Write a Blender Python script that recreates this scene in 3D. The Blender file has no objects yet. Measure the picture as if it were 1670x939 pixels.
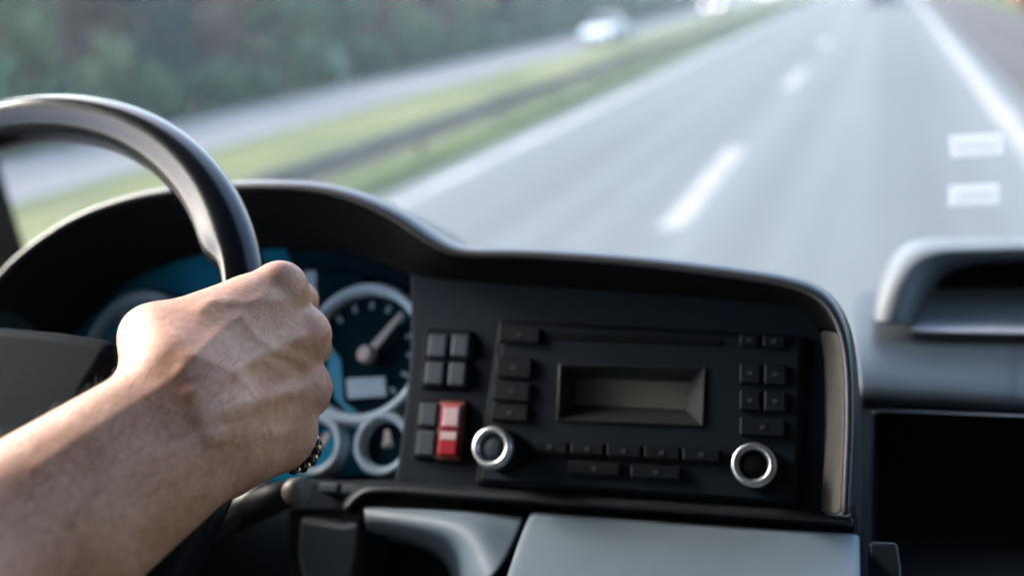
import bpy, bmesh, math, random
import numpy as np
from mathutils import Vector, Matrix
PI = math.pi
scene = bpy.context.scene
COL = scene.collection
random.seed(7)

# ------------------------------------------------------------------ camera
CAM = np.array([0.0, 0.0, 2.3])
FPX, CX, CY = 1600.0, 835.0, 469.5
_X = np.array([4135.0, -31.0, -FPX]); _X /= np.linalg.norm(_X)
_F = np.array([616.0, -524.0, FPX]); _F -= _X * (_F @ _X); _F /= np.linalg.norm(_F)
_U = -np.cross(_X, _F)
if _U[1] > 0: _U = -_U
R = np.stack([_X, _F, _U])            # camera (x right, y down, z forward) -> world
cam_data = bpy.data.cameras.new('camera')
cam = bpy.data.objects.new('camera', cam_data); COL.objects.link(cam); scene.camera = cam
rx, ry, rz = R @ np.array([1, 0, 0.]), R @ np.array([0, -1, 0.]), R @ np.array([0, 0, -1.])
cam.matrix_world = Matrix(((rx[0], ry[0], rz[0], CAM[0]), (rx[1], ry[1], rz[1], CAM[1]),
                           (rx[2], ry[2], rz[2], CAM[2]), (0, 0, 0, 1)))
cam_data.sensor_width = 36.0
cam_data.lens = FPX / 1670.0 * 36.0
cam_data.clip_start, cam_data.clip_end = 0.02, 3000.0
cam_data.dof.use_dof = True
cam_data.dof.focus_distance = 0.475
cam_data.dof.aperture_fstop = 3.4

# ------------------------------------------------------------------ world, sun, exposure
SUN_DIR = Vector((-0.78, 0.14, 0.58)).normalized()
SUN_STRENGTH, SUN_ANGLE, SKY_STRENGTH, EXPOSURE = 1.3, 36.0, 0.15, 2.65
world = bpy.data.worlds.new('World'); scene.world = world; world.use_nodes = True
nt = world.node_tree
sky = nt.nodes.new('ShaderNodeTexSky'); sky.sky_type = 'NISHITA'; sky.sun_disc = False
sky.sun_elevation = math.asin(SUN_DIR.z); sky.sun_rotation = math.atan2(SUN_DIR.x, SUN_DIR.y)
sky.air_density, sky.dust_density, sky.ozone_density = 1.0, 3.0, 1.0
bg = nt.nodes['Background']; bg.inputs['Strength'].default_value = SKY_STRENGTH
nt.links.new(sky.outputs[0], bg.inputs['Color'])
sun_d = bpy.data.lights.new('sun', 'SUN'); sun_d.energy = SUN_STRENGTH; sun_d.angle = math.radians(SUN_ANGLE)
sun_d.color = (1.0, 0.96, 0.91)
sun = bpy.data.objects.new('sun', sun_d); COL.objects.link(sun)
sun.rotation_euler = SUN_DIR.to_track_quat('Z', 'Y').to_euler()
scene.view_settings.view_transform = 'Standard'
scene.view_settings.look = 'None'
scene.view_settings.exposure = EXPOSURE
scene.view_settings.gamma = 1.0
scene.render.engine = 'CYCLES'
scene.cycles.use_denoising = True
scene.cycles.max_bounces = 8
scene.cycles.transparent_max_bounces = 8
scene.cycles.caustics_reflective = False
scene.cycles.caustics_refractive = False

# ------------------------------------------------------------------ helpers
def V(p): return Vector((float(p[0]), float(p[1]), float(p[2])))
def ray(x, y): return R @ np.array([x - CX, y - CY, FPX])
def px(x, y, d): return CAM + R @ np.array([(x - CX) / FPX * d, (y - CY) / FPX * d, d])
EU = np.array([1.0, 0, 0])
_v = R @ np.array([475.0, -5770.0, FPX]); _v[0] = 0; EV = _v / np.linalg.norm(_v)
EN = np.cross(EU, EV)                      # dash normal, towards the seats
P0 = px(1060, 650, 0.585)
def on(x, y, off=0.0):                    # a point of the dashboard plane, moved off metres towards the seats
    r = ray(x, y); t = ((P0 + EN * off - CAM) @ EN) / (r @ EN)
    return CAM + r * t

def node_mat(name, color=(0.5, 0.5, 0.5), rough=0.5, metal=0.0, spec=0.5, noise=None, bump=None, coat=0.0, sss=0.0, emis=None):
    """noise: (scale, amount, (stretch xyz), detail) mottles the colour; bump: (scale, strength, distance)"""
    m = bpy.data.materials.new(name); m.use_nodes = True
    t = m.node_tree; b = t.nodes['Principled BSDF']
    b.inputs['Base Color'].default_value = (*color, 1); b.inputs['Roughness'].default_value = rough
    b.inputs['Metallic'].default_value = metal; b.inputs['Specular IOR Level'].default_value = spec
    b.inputs['Coat Weight'].default_value = coat
    if sss:
        b.inputs['Subsurface Weight'].default_value = sss
        b.inputs['Subsurface Radius'].default_value = (0.010, 0.004, 0.002); b.inputs['Subsurface Scale'].default_value = 0.5
    if emis:
        b.inputs['Emission Color'].default_value = (*emis[0], 1); b.inputs['Emission Strength'].default_value = emis[1]
    tc = t.nodes.new('ShaderNodeTexCoord')
    if noise:
        mp = t.nodes.new('ShaderNodeMapping'); t.links.new(tc.outputs['Object'], mp.inputs[0])
        if len(noise) > 2: mp.inputs['Scale'].default_value = noise[2]
        n = t.nodes.new('ShaderNodeTexNoise'); n.inputs['Scale'].default_value = noise[0]; n.inputs['Detail'].default_value = 6
        t.links.new(mp.outputs[0], n.inputs['Vector'])
        cr = t.nodes.new('ShaderNodeValToRGB')
        a = noise[1]
        cr.color_ramp.elements[0].position, cr.color_ramp.elements[1].position = 0.3, 0.7
        cr.color_ramp.elements[0].color = (*[c * (1 - a) for c in color], 1)
        hi = noise[3] if len(noise) > 3 else [min(1, c * (1 + a)) for c in color]
        cr.color_ramp.elements[1].color = (*hi, 1)
        t.links.new(n.outputs['Fac'], cr.inputs[0]); t.links.new(cr.outputs[0], b.inputs['Base Color'])
    if bump:
        n2 = t.nodes.new('ShaderNodeTexNoise'); n2.inputs['Scale'].default_value = bump[0]; n2.inputs['Detail'].default_value = 3
        t.links.new(tc.outputs['Object'], n2.inputs['Vector'])
        bp = t.nodes.new('ShaderNodeBump'); bp.inputs['Strength'].default_value = bump[1]; bp.inputs['Distance'].default_value = bump[2]
        t.links.new(n2.outputs['Fac'], bp.inputs['Height']); t.links.new(bp.outputs[0], b.inputs['Normal'])
        mr = t.nodes.new('ShaderNodeMapRange'); mr.inputs[3].default_value = max(0, rough - .07); mr.inputs[4].default_value = min(1, rough + .07)
        t.links.new(n2.outputs['Fac'], mr.inputs[0]); t.links.new(mr.outputs[0], b.inputs['Roughness'])
    return m

M = {}
M['plastic'] = node_mat('dash_plastic', (0.022, 0.026, 0.030), .40, noise=(9, .18), bump=(900, .25, .0006))
M['plastic_black'] = node_mat('black_plastic', (0.003, 0.004, 0.005), .55, spec=.15, noise=(12, .2), bump=(900, .2, .0005))
M['plastic_fascia'] = node_mat('fascia_plastic', (0.0080, 0.0165, 0.025), .5, spec=.2, noise=(10, .15), bump=(800, .2, .0005))
M['plastic_grey'] = node_mat('grey_dash_plastic', (0.185, 0.245, 0.295), .5, noise=(14, .12), bump=(700, .3, .0006))
M['plastic_light'] = node_mat('light_grey_plastic', (0.115, 0.132, 0.148), .5, spec=.3, noise=(14, .1), bump=(700, .2, .0005))
M['plastic_cowl'] = node_mat('cowl_plastic', (0.034, 0.037, 0.040), .38, noise=(14, .15), bump=(800, .2, .0005))
M['plastic_pad'] = node_mat('soft_pad_plastic', (0.024, 0.033, 0.042), .45, spec=.35, noise=(14, .15), bump=(700, .3, .0006))
M['plastic_tray'] = node_mat('tray_mat_rubber', (0.50, 0.53, 0.57), .6, noise=(14, .1), bump=(260, .4, .001))
M['plastic_side_lit'] = node_mat('side_lit_plastic', (0.072, 0.068, 0.060), .6, noise=(14, .15), bump=(700, .3, .0006))  # side-window light on the recess cheek put into a warm, lighter colour
M['button'] = node_mat('button_plastic', (0.0065, 0.011, 0.016), .45, spec=.25, noise=(30, .15), bump=(900, .15, .0004))
M['switch'] = node_mat('rocker_plastic', (0.048, 0.068, 0.085), .45, noise=(40, .15), bump=(900, .15, .0004))
M['shade_black'] = node_mat('matte_black_shade', (0.003, 0.003, 0.0035), .9, spec=.15, noise=(40, .3))
M['legend'] = node_mat('printed_legend', (0.55, 0.57, 0.6), .5, noise=(200, .1))
M['silver'] = node_mat('satin_silver', (0.62, 0.65, 0.68), .40, metal=1.0, noise=(60, .06))
M['ring_paint'] = node_mat('gauge_ring_paint', (0.44, 0.60, 0.72), .4, noise=(60, .08))
M['dial'] = node_mat('dial_face', (0.005, 0.016, 0.026), .8, spec=0.0, noise=(50, .3))
M['cluster'] = node_mat('cluster_reflection_tint', (0.003, 0.22, 0.38), .5, spec=.1, noise=(18, .3))  # sky reflection on the cluster glass put into a teal-blue base colour
M['tick'] = node_mat('tick_paint', (0.12, 0.22, 0.30), .4, noise=(60, .08))
M['needle'] = node_mat('needle_paint', (0.45, 0.42, 0.40), .5, noise=(80, .1))
M['lcd'] = node_mat('pale_display', (0.35, 0.50, 0.62), .3, noise=(40, .12))
M['reflection_blue'] = node_mat('blue_reflection_tint', (0.05, 0.30, 0.48), .4, spec=.1, noise=(40, .12))
M['hazard_pink'] = node_mat('pink_hazard_lens', (0.62, 0.13, 0.20), .35, noise=(60, .1))
M['radio_lcd'] = node_mat('olive_display', (0.27, 0.265, 0.21), .4, noise=(40, .12))
M['red'] = node_mat('red_switch', (0.50, 0.015, 0.03), .35, noise=(60, .15))
M['pink'] = node_mat('pink_switch_symbol', (0.80, 0.60, 0.62), .35, noise=(60, .08))
M['amber'] = node_mat('amber_switch_edge', (0.20, 0.06, 0.02), .4, noise=(60, .2))
M['leather'] = node_mat('black_wheel_leather', (0.004, 0.0055, 0.008), .19, noise=(8, .15), spec=.28, bump=(500, .07, .0003))
M['pad'] = node_mat('wheel_pad_plastic', (0.0065, 0.010, 0.0135), .6, spec=.012, noise=(30, .2), bump=(700, .2, .0005))
M['olive'] = node_mat('stalk_cap', (0.10, 0.09, 0.07), .5, noise=(60, .2))
M['pillar'] = node_mat('brown_pillar_lining', (0.022, 0.018, 0.012), .8, spec=.2, noise=(20, .2), bump=(300, .3, .001))
M['cab'] = node_mat('cab_lining', (0.055, 0.066, 0.078), .8, noise=(20, .2), bump=(300, .3, .001))
M['cab_dark'] = node_mat('cab_dark_lining', (0.03, 0.03, 0.03), .8, noise=(20, .2), bump=(300, .3, .001))
M['black_bead'] = node_mat('black_bead', (0.006, 0.006, 0.006), .2, noise=(300, .3))
M['gold'] = node_mat('gold_link', (0.75, 0.50, 0.28), .25, metal=1.0, noise=(300, .1))
M['shirt'] = node_mat('dark_shirt_cotton', (0.03, 0.035, 0.05), .9, noise=(60, .2), bump=(900, .4, .0008))
M['translucent'] = node_mat('white_mark_sheet', (0.82, 0.83, 0.85), .6, noise=(60, .04))
_t = M['translucent'].node_tree; _tr = _t.nodes.new('ShaderNodeBsdfTranslucent'); _tr.inputs[0].default_value = (.86, .87, .89, 1)
_mx = _t.nodes.new('ShaderNodeMixShader'); _mx.inputs[0].default_value = .55; _t.links.new(_t.nodes['Principled BSDF'].outputs[0], _mx.inputs[1]); _t.links.new(_tr.outputs[0], _mx.inputs[2]); _t.links.new(_mx.outputs[0], _t.nodes['Material Output'].inputs['Surface'])
M['mark_grey'] = node_mat('grey_mark_lines', (0.62, 0.63, 0.65), .6, noise=(60, .06))

def setmat(o, m):
    for x in (m if isinstance(m, (list, tuple)) else [m]): o.data.materials.append(M[x] if isinstance(x, str) else x)
def mesh(name, verts, faces, mat, parent=None, smooth=False, bevel=0, subsurf=0, solid=0, bseg=3, matidx=None):
    me = bpy.data.meshes.new(name); me.from_pydata([tuple(map(float, v)) for v in verts], [], [tuple(int(i) for i in f) for f in faces]); me.update()
    o = bpy.data.objects.new(name, me); COL.objects.link(o); setmat(o, mat)
    bm = bmesh.new(); bm.from_mesh(me); bmesh.ops.recalc_face_normals(bm, faces=bm.faces); bm.to_mesh(me); bm.free()
    if matidx is not None:
        for p, k in zip(me.polygons, matidx): p.material_index = k
    if smooth or bevel or subsurf:
        for p in me.polygons: p.use_smooth = True
    if solid:
        s = o.modifiers.new('solid', 'SOLIDIFY'); s.thickness = solid; s.offset = 0
    if bevel:
        b = o.modifiers.new('bevel', 'BEVEL'); b.width = bevel; b.segments = bseg; b.limit_method = 'ANGLE'; b.angle_limit = math.radians(35); b.harden_normals = True
    if subsurf:
        s = o.modifiers.new('sub', 'SUBSURF'); s.levels = s.render_levels = subsurf
    if parent is not None:
        o.parent = parent
        o.matrix_parent_inverse = parent.matrix_basis.inverted()
    return o
def thing(name, loc, label, cat, group=None, kind=None):
    o = bpy.data.objects.new(name, None); COL.objects.link(o); o.location = V(loc); o.empty_display_size = .05
    return tag(o, label, cat, group, kind)
def tag(o, label=None, cat=None, group=None, kind=None):
    if label: o['label'] = label
    if cat: o['category'] = cat
    if group: o['group'] = group
    if kind: o['kind'] = kind
    return o
class MB:
    def __init__(s): s.v, s.f, s.m, s.cur = [], [], [], 0
    def add(s, vs, fs):
        k = len(s.v); s.v += [tuple(map(float, v)) for v in vs]; s.f += [tuple(k + i for i in f) for f in fs]; s.m += [s.cur] * len(fs)
    def prism(s, front, vec):
        n = len(front); front = [np.asarray(p, float) for p in front]; back = [p + np.asarray(vec) for p in front]
        s.add(front + back, [tuple(range(n)), tuple(range(2 * n - 1, n - 1, -1))] + [(i, n + i, n + (i + 1) % n, (i + 1) % n) for i in range(n)])
    def box(s, c, h, ax=None):
        ax = ax or (np.array([1., 0, 0]), np.array([0, 1., 0]), np.array([0, 0, 1.])); c = np.asarray(c, float)
        p = lambda a, b, d: c + a * h[0] * ax[0] + b * h[1] * ax[1] + d * h[2] * ax[2]
        s.prism([p(-1, -1, -1), p(1, -1, -1), p(1, 1, -1), p(-1, 1, -1)], 2 * h[2] * ax[2])
    def tube(s, pts, rads, seg=16, caps=True, closed=False):
        pts = [np.asarray(p, float) for p in pts]; n = len(pts)
        if not hasattr(rads, '__len__'): rads = [rads] * n
        vs, ref = [], None
        for i in range(n):
            t = (pts[(i + 1) % n] - pts[i - 1]) if (closed or 0 < i < n - 1) else (pts[min(i + 1, n - 1)] - pts[max(i - 1, 0)])
            t /= np.linalg.norm(t) + 1e-12
            if ref is None:
                ref = np.array([0, 0, 1.]) if abs(t[2]) < .9 else np.array([1., 0, 0])
            a = ref - t * (ref @ t); a /= np.linalg.norm(a); ref = a; b = np.cross(t, a)
            vs += [pts[i] + rads[i] * (math.cos(2 * PI * k / seg) * a + math.sin(2 * PI * k / seg) * b) for k in range(seg)]
        fs = []
        for i in range(n if closed else n - 1):
            j = (i + 1) % n
            fs += [(i * seg + k, i * seg + (k + 1) % seg, j * seg + (k + 1) % seg, j * seg + k) for k in range(seg)]
        if caps and not closed: fs += [tuple(range(seg - 1, -1, -1)), tuple((n - 1) * seg + k for k in range(seg))]
        s.add(vs, fs)
    def lathe(s, c, axis, prof, seg=40, ref=EU, caps=True):     # prof: (radius, height along axis)
        axis = np.asarray(axis, float); a = ref - axis * (ref @ axis); a /= np.linalg.norm(a); b = np.cross(axis, a)
        vs = [c + axis * h + r * (math.cos(2 * PI * k / seg) * a + math.sin(2 * PI * k / seg) * b) for r, h in prof for k in range(seg)]
        fs = [(i * seg + k, i * seg + (k + 1) % seg, (i + 1) * seg + (k + 1) % seg, (i + 1) * seg + k) for i in range(len(prof) - 1) for k in range(seg)]
        if caps and prof[0][0] > 1e-6: fs.append(tuple(range(seg - 1, -1, -1)))
        if caps and prof[-1][0] > 1e-6: fs.append(tuple((len(prof) - 1) * seg + k for k in range(seg)))
        s.add(vs, fs)
    def ball(s, c, r, seg=10):
        c = np.asarray(c, float); r = r if hasattr(r, '__len__') else (r, r, r)
        vs = [c + np.array([0, 0, -r[2]])]
        for i in range(1, seg // 2):
            t = -PI / 2 + PI * i / (seg // 2)
            vs += [c + np.array([r[0] * math.cos(t) * math.cos(2 * PI * k / seg), r[1] * math.cos(t) * math.sin(2 * PI * k / seg), r[2] * math.sin(t)]) for k in range(seg)]
        vs.append(c + np.array([0, 0, r[2]])); n = seg // 2 - 1
        fs = [(0, 1 + (k + 1) % seg, 1 + k) for k in range(seg)]
        for i in range(n - 1): fs += [(1 + i * seg + k, 1 + i * seg + (k + 1) % seg, 1 + (i + 1) * seg + (k + 1) % seg, 1 + (i + 1) * seg + k) for k in range(seg)]
        fs += [(1 + n * seg, 1 + (n - 1) * seg + k, 1 + (n - 1) * seg + (k + 1) % seg) for k in range(seg)]
        s.add(vs, fs)
    def build(s, name, mat, parent=None, **kw): return mesh(name, s.v, s.f, mat, parent, matidx=s.m, **kw)

def crom(pts, n):                          # Catmull-Rom resampling by arc length
    P = np.array(pts, float); out = []
    Q = np.vstack([2 * P[0] - P[1], P, 2 * P[-1] - P[-2]])
    for i in range(1, len(Q) - 2):
        for t in np.linspace(0, 1, 16, endpoint=False):
            a, b, c, d = Q[i - 1], Q[i], Q[i + 1], Q[i + 2]
            out.append(.5 * (2 * b + (c - a) * t + (2 * a - 5 * b + 4 * c - d) * t * t + (3 * b - a - 3 * c + d) * t ** 3))
    out.append(P[-1]); out = np.array(out)
    L = np.r_[0, np.cumsum(np.linalg.norm(np.diff(out, axis=0), axis=1))]
    s = np.linspace(0, L[-1], n)
    return np.stack([np.interp(s, L, out[:, k]) for k in range(out.shape[1])], 1)
def loft(name, rows, mat, parent, n=40, subsurf=1, solid=.003, resample=True, close=False, matidx=None):
    G = [crom(r, n) if resample else np.array(r) for r in rows]
    n = len(G[0]); vs = np.vstack(G); fs = []
    for i in range(len(G) - 1):
        fs += [(i * n + k, i * n + k + 1, (i + 1) * n + k + 1, (i + 1) * n + k) for k in range(n - 1)]
    return mesh(name, vs, fs, mat, parent, smooth=True, subsurf=subsurf, solid=solid, matidx=matidx)
def plate(name, poly, off, th, mat, parent, bevel=.002, **kw):   # outline on the dash plane, th metres thick
    b = MB(); b.prism([on(x, y, off) for x, y in poly], -EN * th); return b.build(name, mat, parent, bevel=bevel, **kw)
def rect(x0, y0, x1, y1, sk=-0.105, sl=0.05):      # a dash-plane rectangle seen in the photo: centre box with the local lean
    cx, cy = (x0 + x1) / 2, (y0 + y1) / 2; w, h = (x1 - x0) / 2, (y1 - y0) / 2
    k = sk * (1310 - cx) / 600.0
    return [(cx - w - k * -h * 1.0, cy - h - sl * w), (cx + w - k * -h, cy - h + sl * w), (cx + w - k * h * -1 * -1, cy + h + sl * w), (cx - w - k * h, cy + h - sl * w)]

# ================================================================== SETTING
def flat(name, x0, x1, y0, y1, z, mat, label=None):
    o = mesh(name, [(x0, y0, z), (x1, y0, z), (x1, y1, z), (x0, y1, z)], [(0, 1, 2, 3)], mat); o['kind'] = 'structure'; return o
def ground_mat(name, a, b, c, scale):
    m = bpy.data.materials.new(name); m.use_nodes = True; t = m.node_tree; bs = t.nodes['Principled BSDF']; bs.inputs['Roughness'].default_value = .9
    bs.inputs['Specular IOR Level'].default_value = .2
    tc = t.nodes.new('ShaderNodeTexCoord'); mp = t.nodes.new('ShaderNodeMapping'); mp.inputs['Scale'].default_value = (1, .35, 1)
    t.links.new(tc.outputs['Object'], mp.inputs[0])
    n = t.nodes.new('ShaderNodeTexNoise'); n.inputs['Scale'].default_value = scale; n.inputs['Detail'].default_value = 7
    t.links.new(mp.outputs[0], n.inputs['Vector'])
    cr = t.nodes.new('ShaderNodeValToRGB'); e = cr.color_ramp.elements; e[0].position, e[1].position = .34, .68
    e[0].color, e[1].color = (*a, 1), (*c, 1); k = e.new(.5); k.color = (*b, 1)
    t.links.new(n.outputs['Fac'], cr.inputs[0]); t.links.new(cr.outputs[0], bs.inputs['Base Color'])
    n2 = t.nodes.new('ShaderNodeTexNoise'); n2.inputs['Scale'].default_value = 14; n2.inputs['Detail'].default_value = 5
    t.links.new(tc.outputs['Object'], n2.inputs['Vector'])
    bp = t.nodes.new('ShaderNodeBump'); bp.inputs['Distance'].default_value = .08; t.links.new(n2.outputs['Fac'], bp.inputs['Height']); t.links.new(bp.outputs[0], bs.inputs['Normal'])
    return m
def road_mat(name, base, lanes):
    m = bpy.data.materials.new(name); m.use_nodes = True; t = m.node_tree; bs = t.nodes['Principled BSDF']
    bs.inputs['Roughness'].default_value = .9; bs.inputs['Specular IOR Level'].default_value = .12
    tc = t.nodes.new('ShaderNodeTexCoord')
    def noise(scale, st, det=5):
        mp = t.nodes.new('ShaderNodeMapping'); mp.inputs['Scale'].default_value = st; t.links.new(tc.outputs['Object'], mp.inputs[0])
        n = t.nodes.new('ShaderNodeTexNoise'); n.inputs['Scale'].default_value = scale; n.inputs['Detail'].default_value = det; t.links.new(mp.outputs[0], n.inputs['Vector']); return n.outputs['Fac']
    streak = noise(1.0, (1.3, .012, 1), 4); fine = noise(60, (1, 1, 1), 6); patch = noise(.25, (1, .4, 1), 4)
    def mth(op, a, b):
        n = t.nodes.new('ShaderNodeMath'); n.operation = op
        for i, v in enumerate((a, b)):
            if hasattr(v, 'links'): t.links.new(v, n.inputs[i])
            else: n.inputs[i].default_value = v
        return n.outputs[0]
    f = mth('ADD', mth('MULTIPLY', streak, .62), mth('ADD', mth('MULTIPLY', fine, .18), mth('MULTIPLY', patch, .2)))
    cr = t.nodes.new('ShaderNodeValToRGB'); e = cr.color_ramp.elements; e[0].position, e[1].position = .36, .64
    e[0].color = (*[c * .80 for c in base], 1); e[1].color = (*[c * 1.24 for c in base], 1)
    t.links.new(f, cr.inputs[0]); t.links.new(cr.outputs[0], bs.inputs['Base Color'])
    bp = t.nodes.new('ShaderNodeBump'); bp.inputs['Distance'].default_value = .004; t.links.new(fine, bp.inputs['Height']); t.links.new(bp.outputs[0], bs.inputs['Normal'])
    return m
M['grass'] = ground_mat('verge_grass', (0.03, 0.05, 0.022), (0.048, 0.075, 0.03), (0.075, 0.095, 0.042), .55)
M['grass_yellow'] = ground_mat('dry_grass', (0.065, 0.085, 0.036), (0.105, 0.122, 0.048), (0.15, 0.155, 0.085), .5)
M['soil'] = ground_mat('dark_soil', (0.05, 0.045, 0.04), (0.075, 0.066, 0.058), (0.085, 0.08, 0.06), .6)
M['asphalt'] = road_mat('pale_asphalt', (0.094, 0.104, 0.109), 1)
M['asphalt_opp'] = road_mat('grey_asphalt', (0.145, 0.148, 0.152), 1)
M['asphalt_dark'] = road_mat('shoulder_asphalt', (0.06, 0.058, 0.058), 1)
M['line_paint'] = node_mat('road_line_paint', (0.21, 0.216, 0.222), .85, spec=.1, noise=(3, .2, (1, .3, 1)))

flat('ground', -900, 900, -300, 1500, -.02, 'grass')
flat('road', -6.75, 2.05, -30, 900, 0.0, 'asphalt')
flat('road_shoulder', 2.05, 4.6, -30, 900, -.004, 'asphalt_dark')
flat('opposite_road', -21.9, -14.6, -30, 900, 0.0, 'asphalt_opp')
flat('dry_grass_strip', -14.3, -9.7, -30, 900, -.008, 'grass_yellow')
flat('bare_soil_strip', -9.7, -8.6, -30, 900, -.012, 'soil')
flat('dry_grass_strip', 5.0, 9.5, -30, 900, -.008, 'grass_yellow')
flat('forest_floor', -300, -23.5, -30, 900, -.010, 'soil')
flat('edge_line', -6.3, -5.98, -30, 900, .006, 'line_paint')
flat('edge_line', 1.42, 1.72, -30, 900, .006, 'line_paint')
flat('edge_line', -15.1, -14.9, -30, 900, .006, 'line_paint')
flat('edge_line', -21.5, -21.3, -30, 900, .006, 'line_paint')
for k in range(14):
    y0 = 9.6 + k * 12.6
    flat('lane_dash', -2.24, -1.95, y0, y0 + 5.0, .006, 'line_paint')
for k in range(10):
    flat('lane_dash', -18.2, -18.05, 12 + k * 12, 17 + k * 12, .006, 'line_paint')

# ------------------------------------------------------------------ trees and shrubs
def leaf_mat(name, a, b, c):
    m = bpy.data.materials.new(name); m.use_nodes = True; t = m.node_tree; bs = t.nodes['Principled BSDF']; bs.inputs['Roughness'].default_value = .8; bs.inputs['Specular IOR Level'].default_value = .15
    g = t.nodes.new('ShaderNodeNewGeometry'); cr = t.nodes.new('ShaderNodeValToRGB'); e = cr.color_ramp.elements
    e[0].color, e[1].color = (*a, 1), (*c, 1); k = e.new(.55); k.color = (*b, 1)
    t.links.new(g.outputs['Random Per Island'], cr.inputs[0]); t.links.new(cr.outputs[0], bs.inputs['Base Color'])
    return m
M['leaf_green'] = leaf_mat('green_leaves', (0.040, 0.105, 0.055), (0.062, 0.140, 0.078), (0.090, 0.170, 0.085))
M['leaf_teal'] = leaf_mat('blue_green_needles', (0.005, 0.030, 0.025), (0.010, 0.042, 0.035), (0.018, 0.056, 0.044))
M['leaf_brown'] = leaf_mat('brownish_leaves', (0.10, 0.070, 0.055), (0.14, 0.10, 0.078), (0.16, 0.13, 0.085))
M['leaf_yellow'] = leaf_mat('yellow_green_leaves', (0.07, 0.08, 0.03), (0.11, 0.115, 0.045), (0.14, 0.13, 0.07))
M['leaf_red'] = leaf_mat('reddish_leaves', (0.22, 0.06, 0.05), (0.32, 0.12, 0.10), (0.35, 0.2, 0.15))
M['leaf_pale'] = leaf_mat('pale_green_leaves', (0.10, 0.145, 0.07), (0.15, 0.19, 0.10), (0.21, 0.24, 0.13))
M['bark'] = node_mat('tree_bark', (0.10, 0.085, 0.07), .9, noise=(4, .4, (3, 3, .6)), bump=(20, .6, .03))
def tree_meshes(seed, h, rad, base, nleaf, conifer=False):
    rs = random.Random(seed)
    tr = MB(); pts = [np.array([rs.uniform(-.15, .15) * k, rs.uniform(-.15, .15) * k, h * .8 * k / 5]) for k in range(6)]
    tr.tube(pts, [.22 * (1 - k / 6.5) * h / 10 for k in range(6)], 8)
    for k in range(7):
        z = h * rs.uniform(.2, .7); a = rs.uniform(0, 2 * PI); L = rad * rs.uniform(.5, .9)
        p = np.array([0, 0, z]); tr.tube([p, p + np.array([math.cos(a) * L * .5, math.sin(a) * L * .5, L * .3]), p + np.array([math.cos(a) * L, math.sin(a) * L, L * .7])], [.07, .045, .015], 5)
    cr = MB(); clumps = []
    for k in range(26):
        z = rs.uniform(base, h)
        w = rad * (1 - (z - base) / (h - base) * .95) if conifer else rad * math.sqrt(max(.05, 1 - ((z - (base + h) / 2) / ((h - base) / 2 + .3)) ** 2))
        a = rs.uniform(0, 2 * PI); q = w * math.sqrt(rs.uniform(.05, 1)); clumps.append((np.array([math.cos(a) * q, math.sin(a) * q, z]), rs.uniform(.45, 1.0) * rad * .42))
    for k in range(nleaf):
        c, r = rs.choice(clumps); d = np.array([rs.gauss(0, 1) for _ in range(3)]); d /= np.linalg.norm(d); p = c + d * r * rs.uniform(.5, 1) ** .5
        u = np.array([rs.gauss(0, 1) for _ in range(3)]); u /= np.linalg.norm(u); w = np.cross(u, d); w /= np.linalg.norm(w) + 1e-9; s = rs.uniform(.16, .36)
        cr.add([p - u * s, p + w * s * .6, p + u * s, p - w * s * .6], [(0, 1, 2, 3)])
    return tr, cr
def tree_proto(name, seed, h, rad, base, nleaf, leaf, conifer=False):
    tr, cr = tree_meshes(seed, h, rad, base, nleaf, conifer)
    root = thing(name, (0, 0, 0), 'tree', 'tree'); tr.build('trunk', 'bark', root, smooth=True); cr.build('crown', leaf, root)
    return root
def copy_tree(o, loc, rot, sc, label=None, group=None):
    c = o.copy(); COL.objects.link(c); c.location = loc; c.rotation_euler = (0, 0, rot); c.scale = (sc, sc, sc)
    if label: c['label'] = label
    if group: c['group'] = group
    for ch in o.children:
        d = ch.copy(); COL.objects.link(d); d.parent = c
    return c
protos = [tree_proto('broadleaf_tree', 1, 11, 3.3, .6, 3600, 'leaf_green'), tree_proto('conifer_tree', 2, 14, 2.8, .4, 3600, 'leaf_teal', True),
          tree_proto('broadleaf_tree', 3, 9, 3.0, .5, 3200, 'leaf_pale'), tree_proto('broadleaf_tree', 4, 6.5, 2.4, .3, 2600, 'leaf_brown')]
LBL = ['dark green broadleaf tree in the blurred wood beyond the far carriageway', 'blue green conifer in the blurred wood beyond the far carriageway',
       'paler green broadleaf tree in the blurred wood beyond the far carriageway', 'brownish low tree in the blurred wood beyond the far carriageway']
used = set(); rt = random.Random(9)
def put(k, x, y, sc, label, group):
    if k not in used:
        used.add(k); o = protos[k]; o.location = (x, y, 0); o.rotation_euler = (0, 0, rt.uniform(0, 6)); o.scale = (sc,) * 3; o['label'] = label; o['group'] = group; return o
    return copy_tree(protos[k], (x, y, 0), rt.uniform(0, 6), sc, label, group)
for row, (x0, n, dy, ya) in enumerate([(-26.5, 46, 3.2, 14), (-30, 40, 3.7, 14), (-34, 34, 4.6, 16), (-39, 30, 5.2, 18), (-46, 30, 5.2, 22), (-54, 26, 5.2, 30)]):
    for i in range(n):
        k = rt.choices([0, 1, 2, 3], [2.6, 4.2, 4.0, 2.4])[0]
        put(k, x0 + rt.uniform(-1.3, 1.3), ya + i * dy + rt.uniform(-1.2, 1.2), rt.uniform(.60, .82) * (1.35 if x0 < -43 else 1), LBL[k], 'trees of the wood beyond the far carriageway')
sh = MB(); rs = random.Random(11)
def shrub_proto(name, seed, h, rad, n, leaf, label, cat='shrub'):
    tr, cr = tree_meshes(seed, h, rad, .1, n)
    root = thing(name, (0, 0, 0), label, cat); cr.build('crown', leaf, root); return root
und = shrub_proto('shrub', 21, 1.9, 1.4, 900, 'leaf_green', 'green shrub at the foot of the wood beyond the far carriageway')
und['group'] = 'shrubs at the edge of the wood'; und.location = (-24.0, 21, 0)
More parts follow.
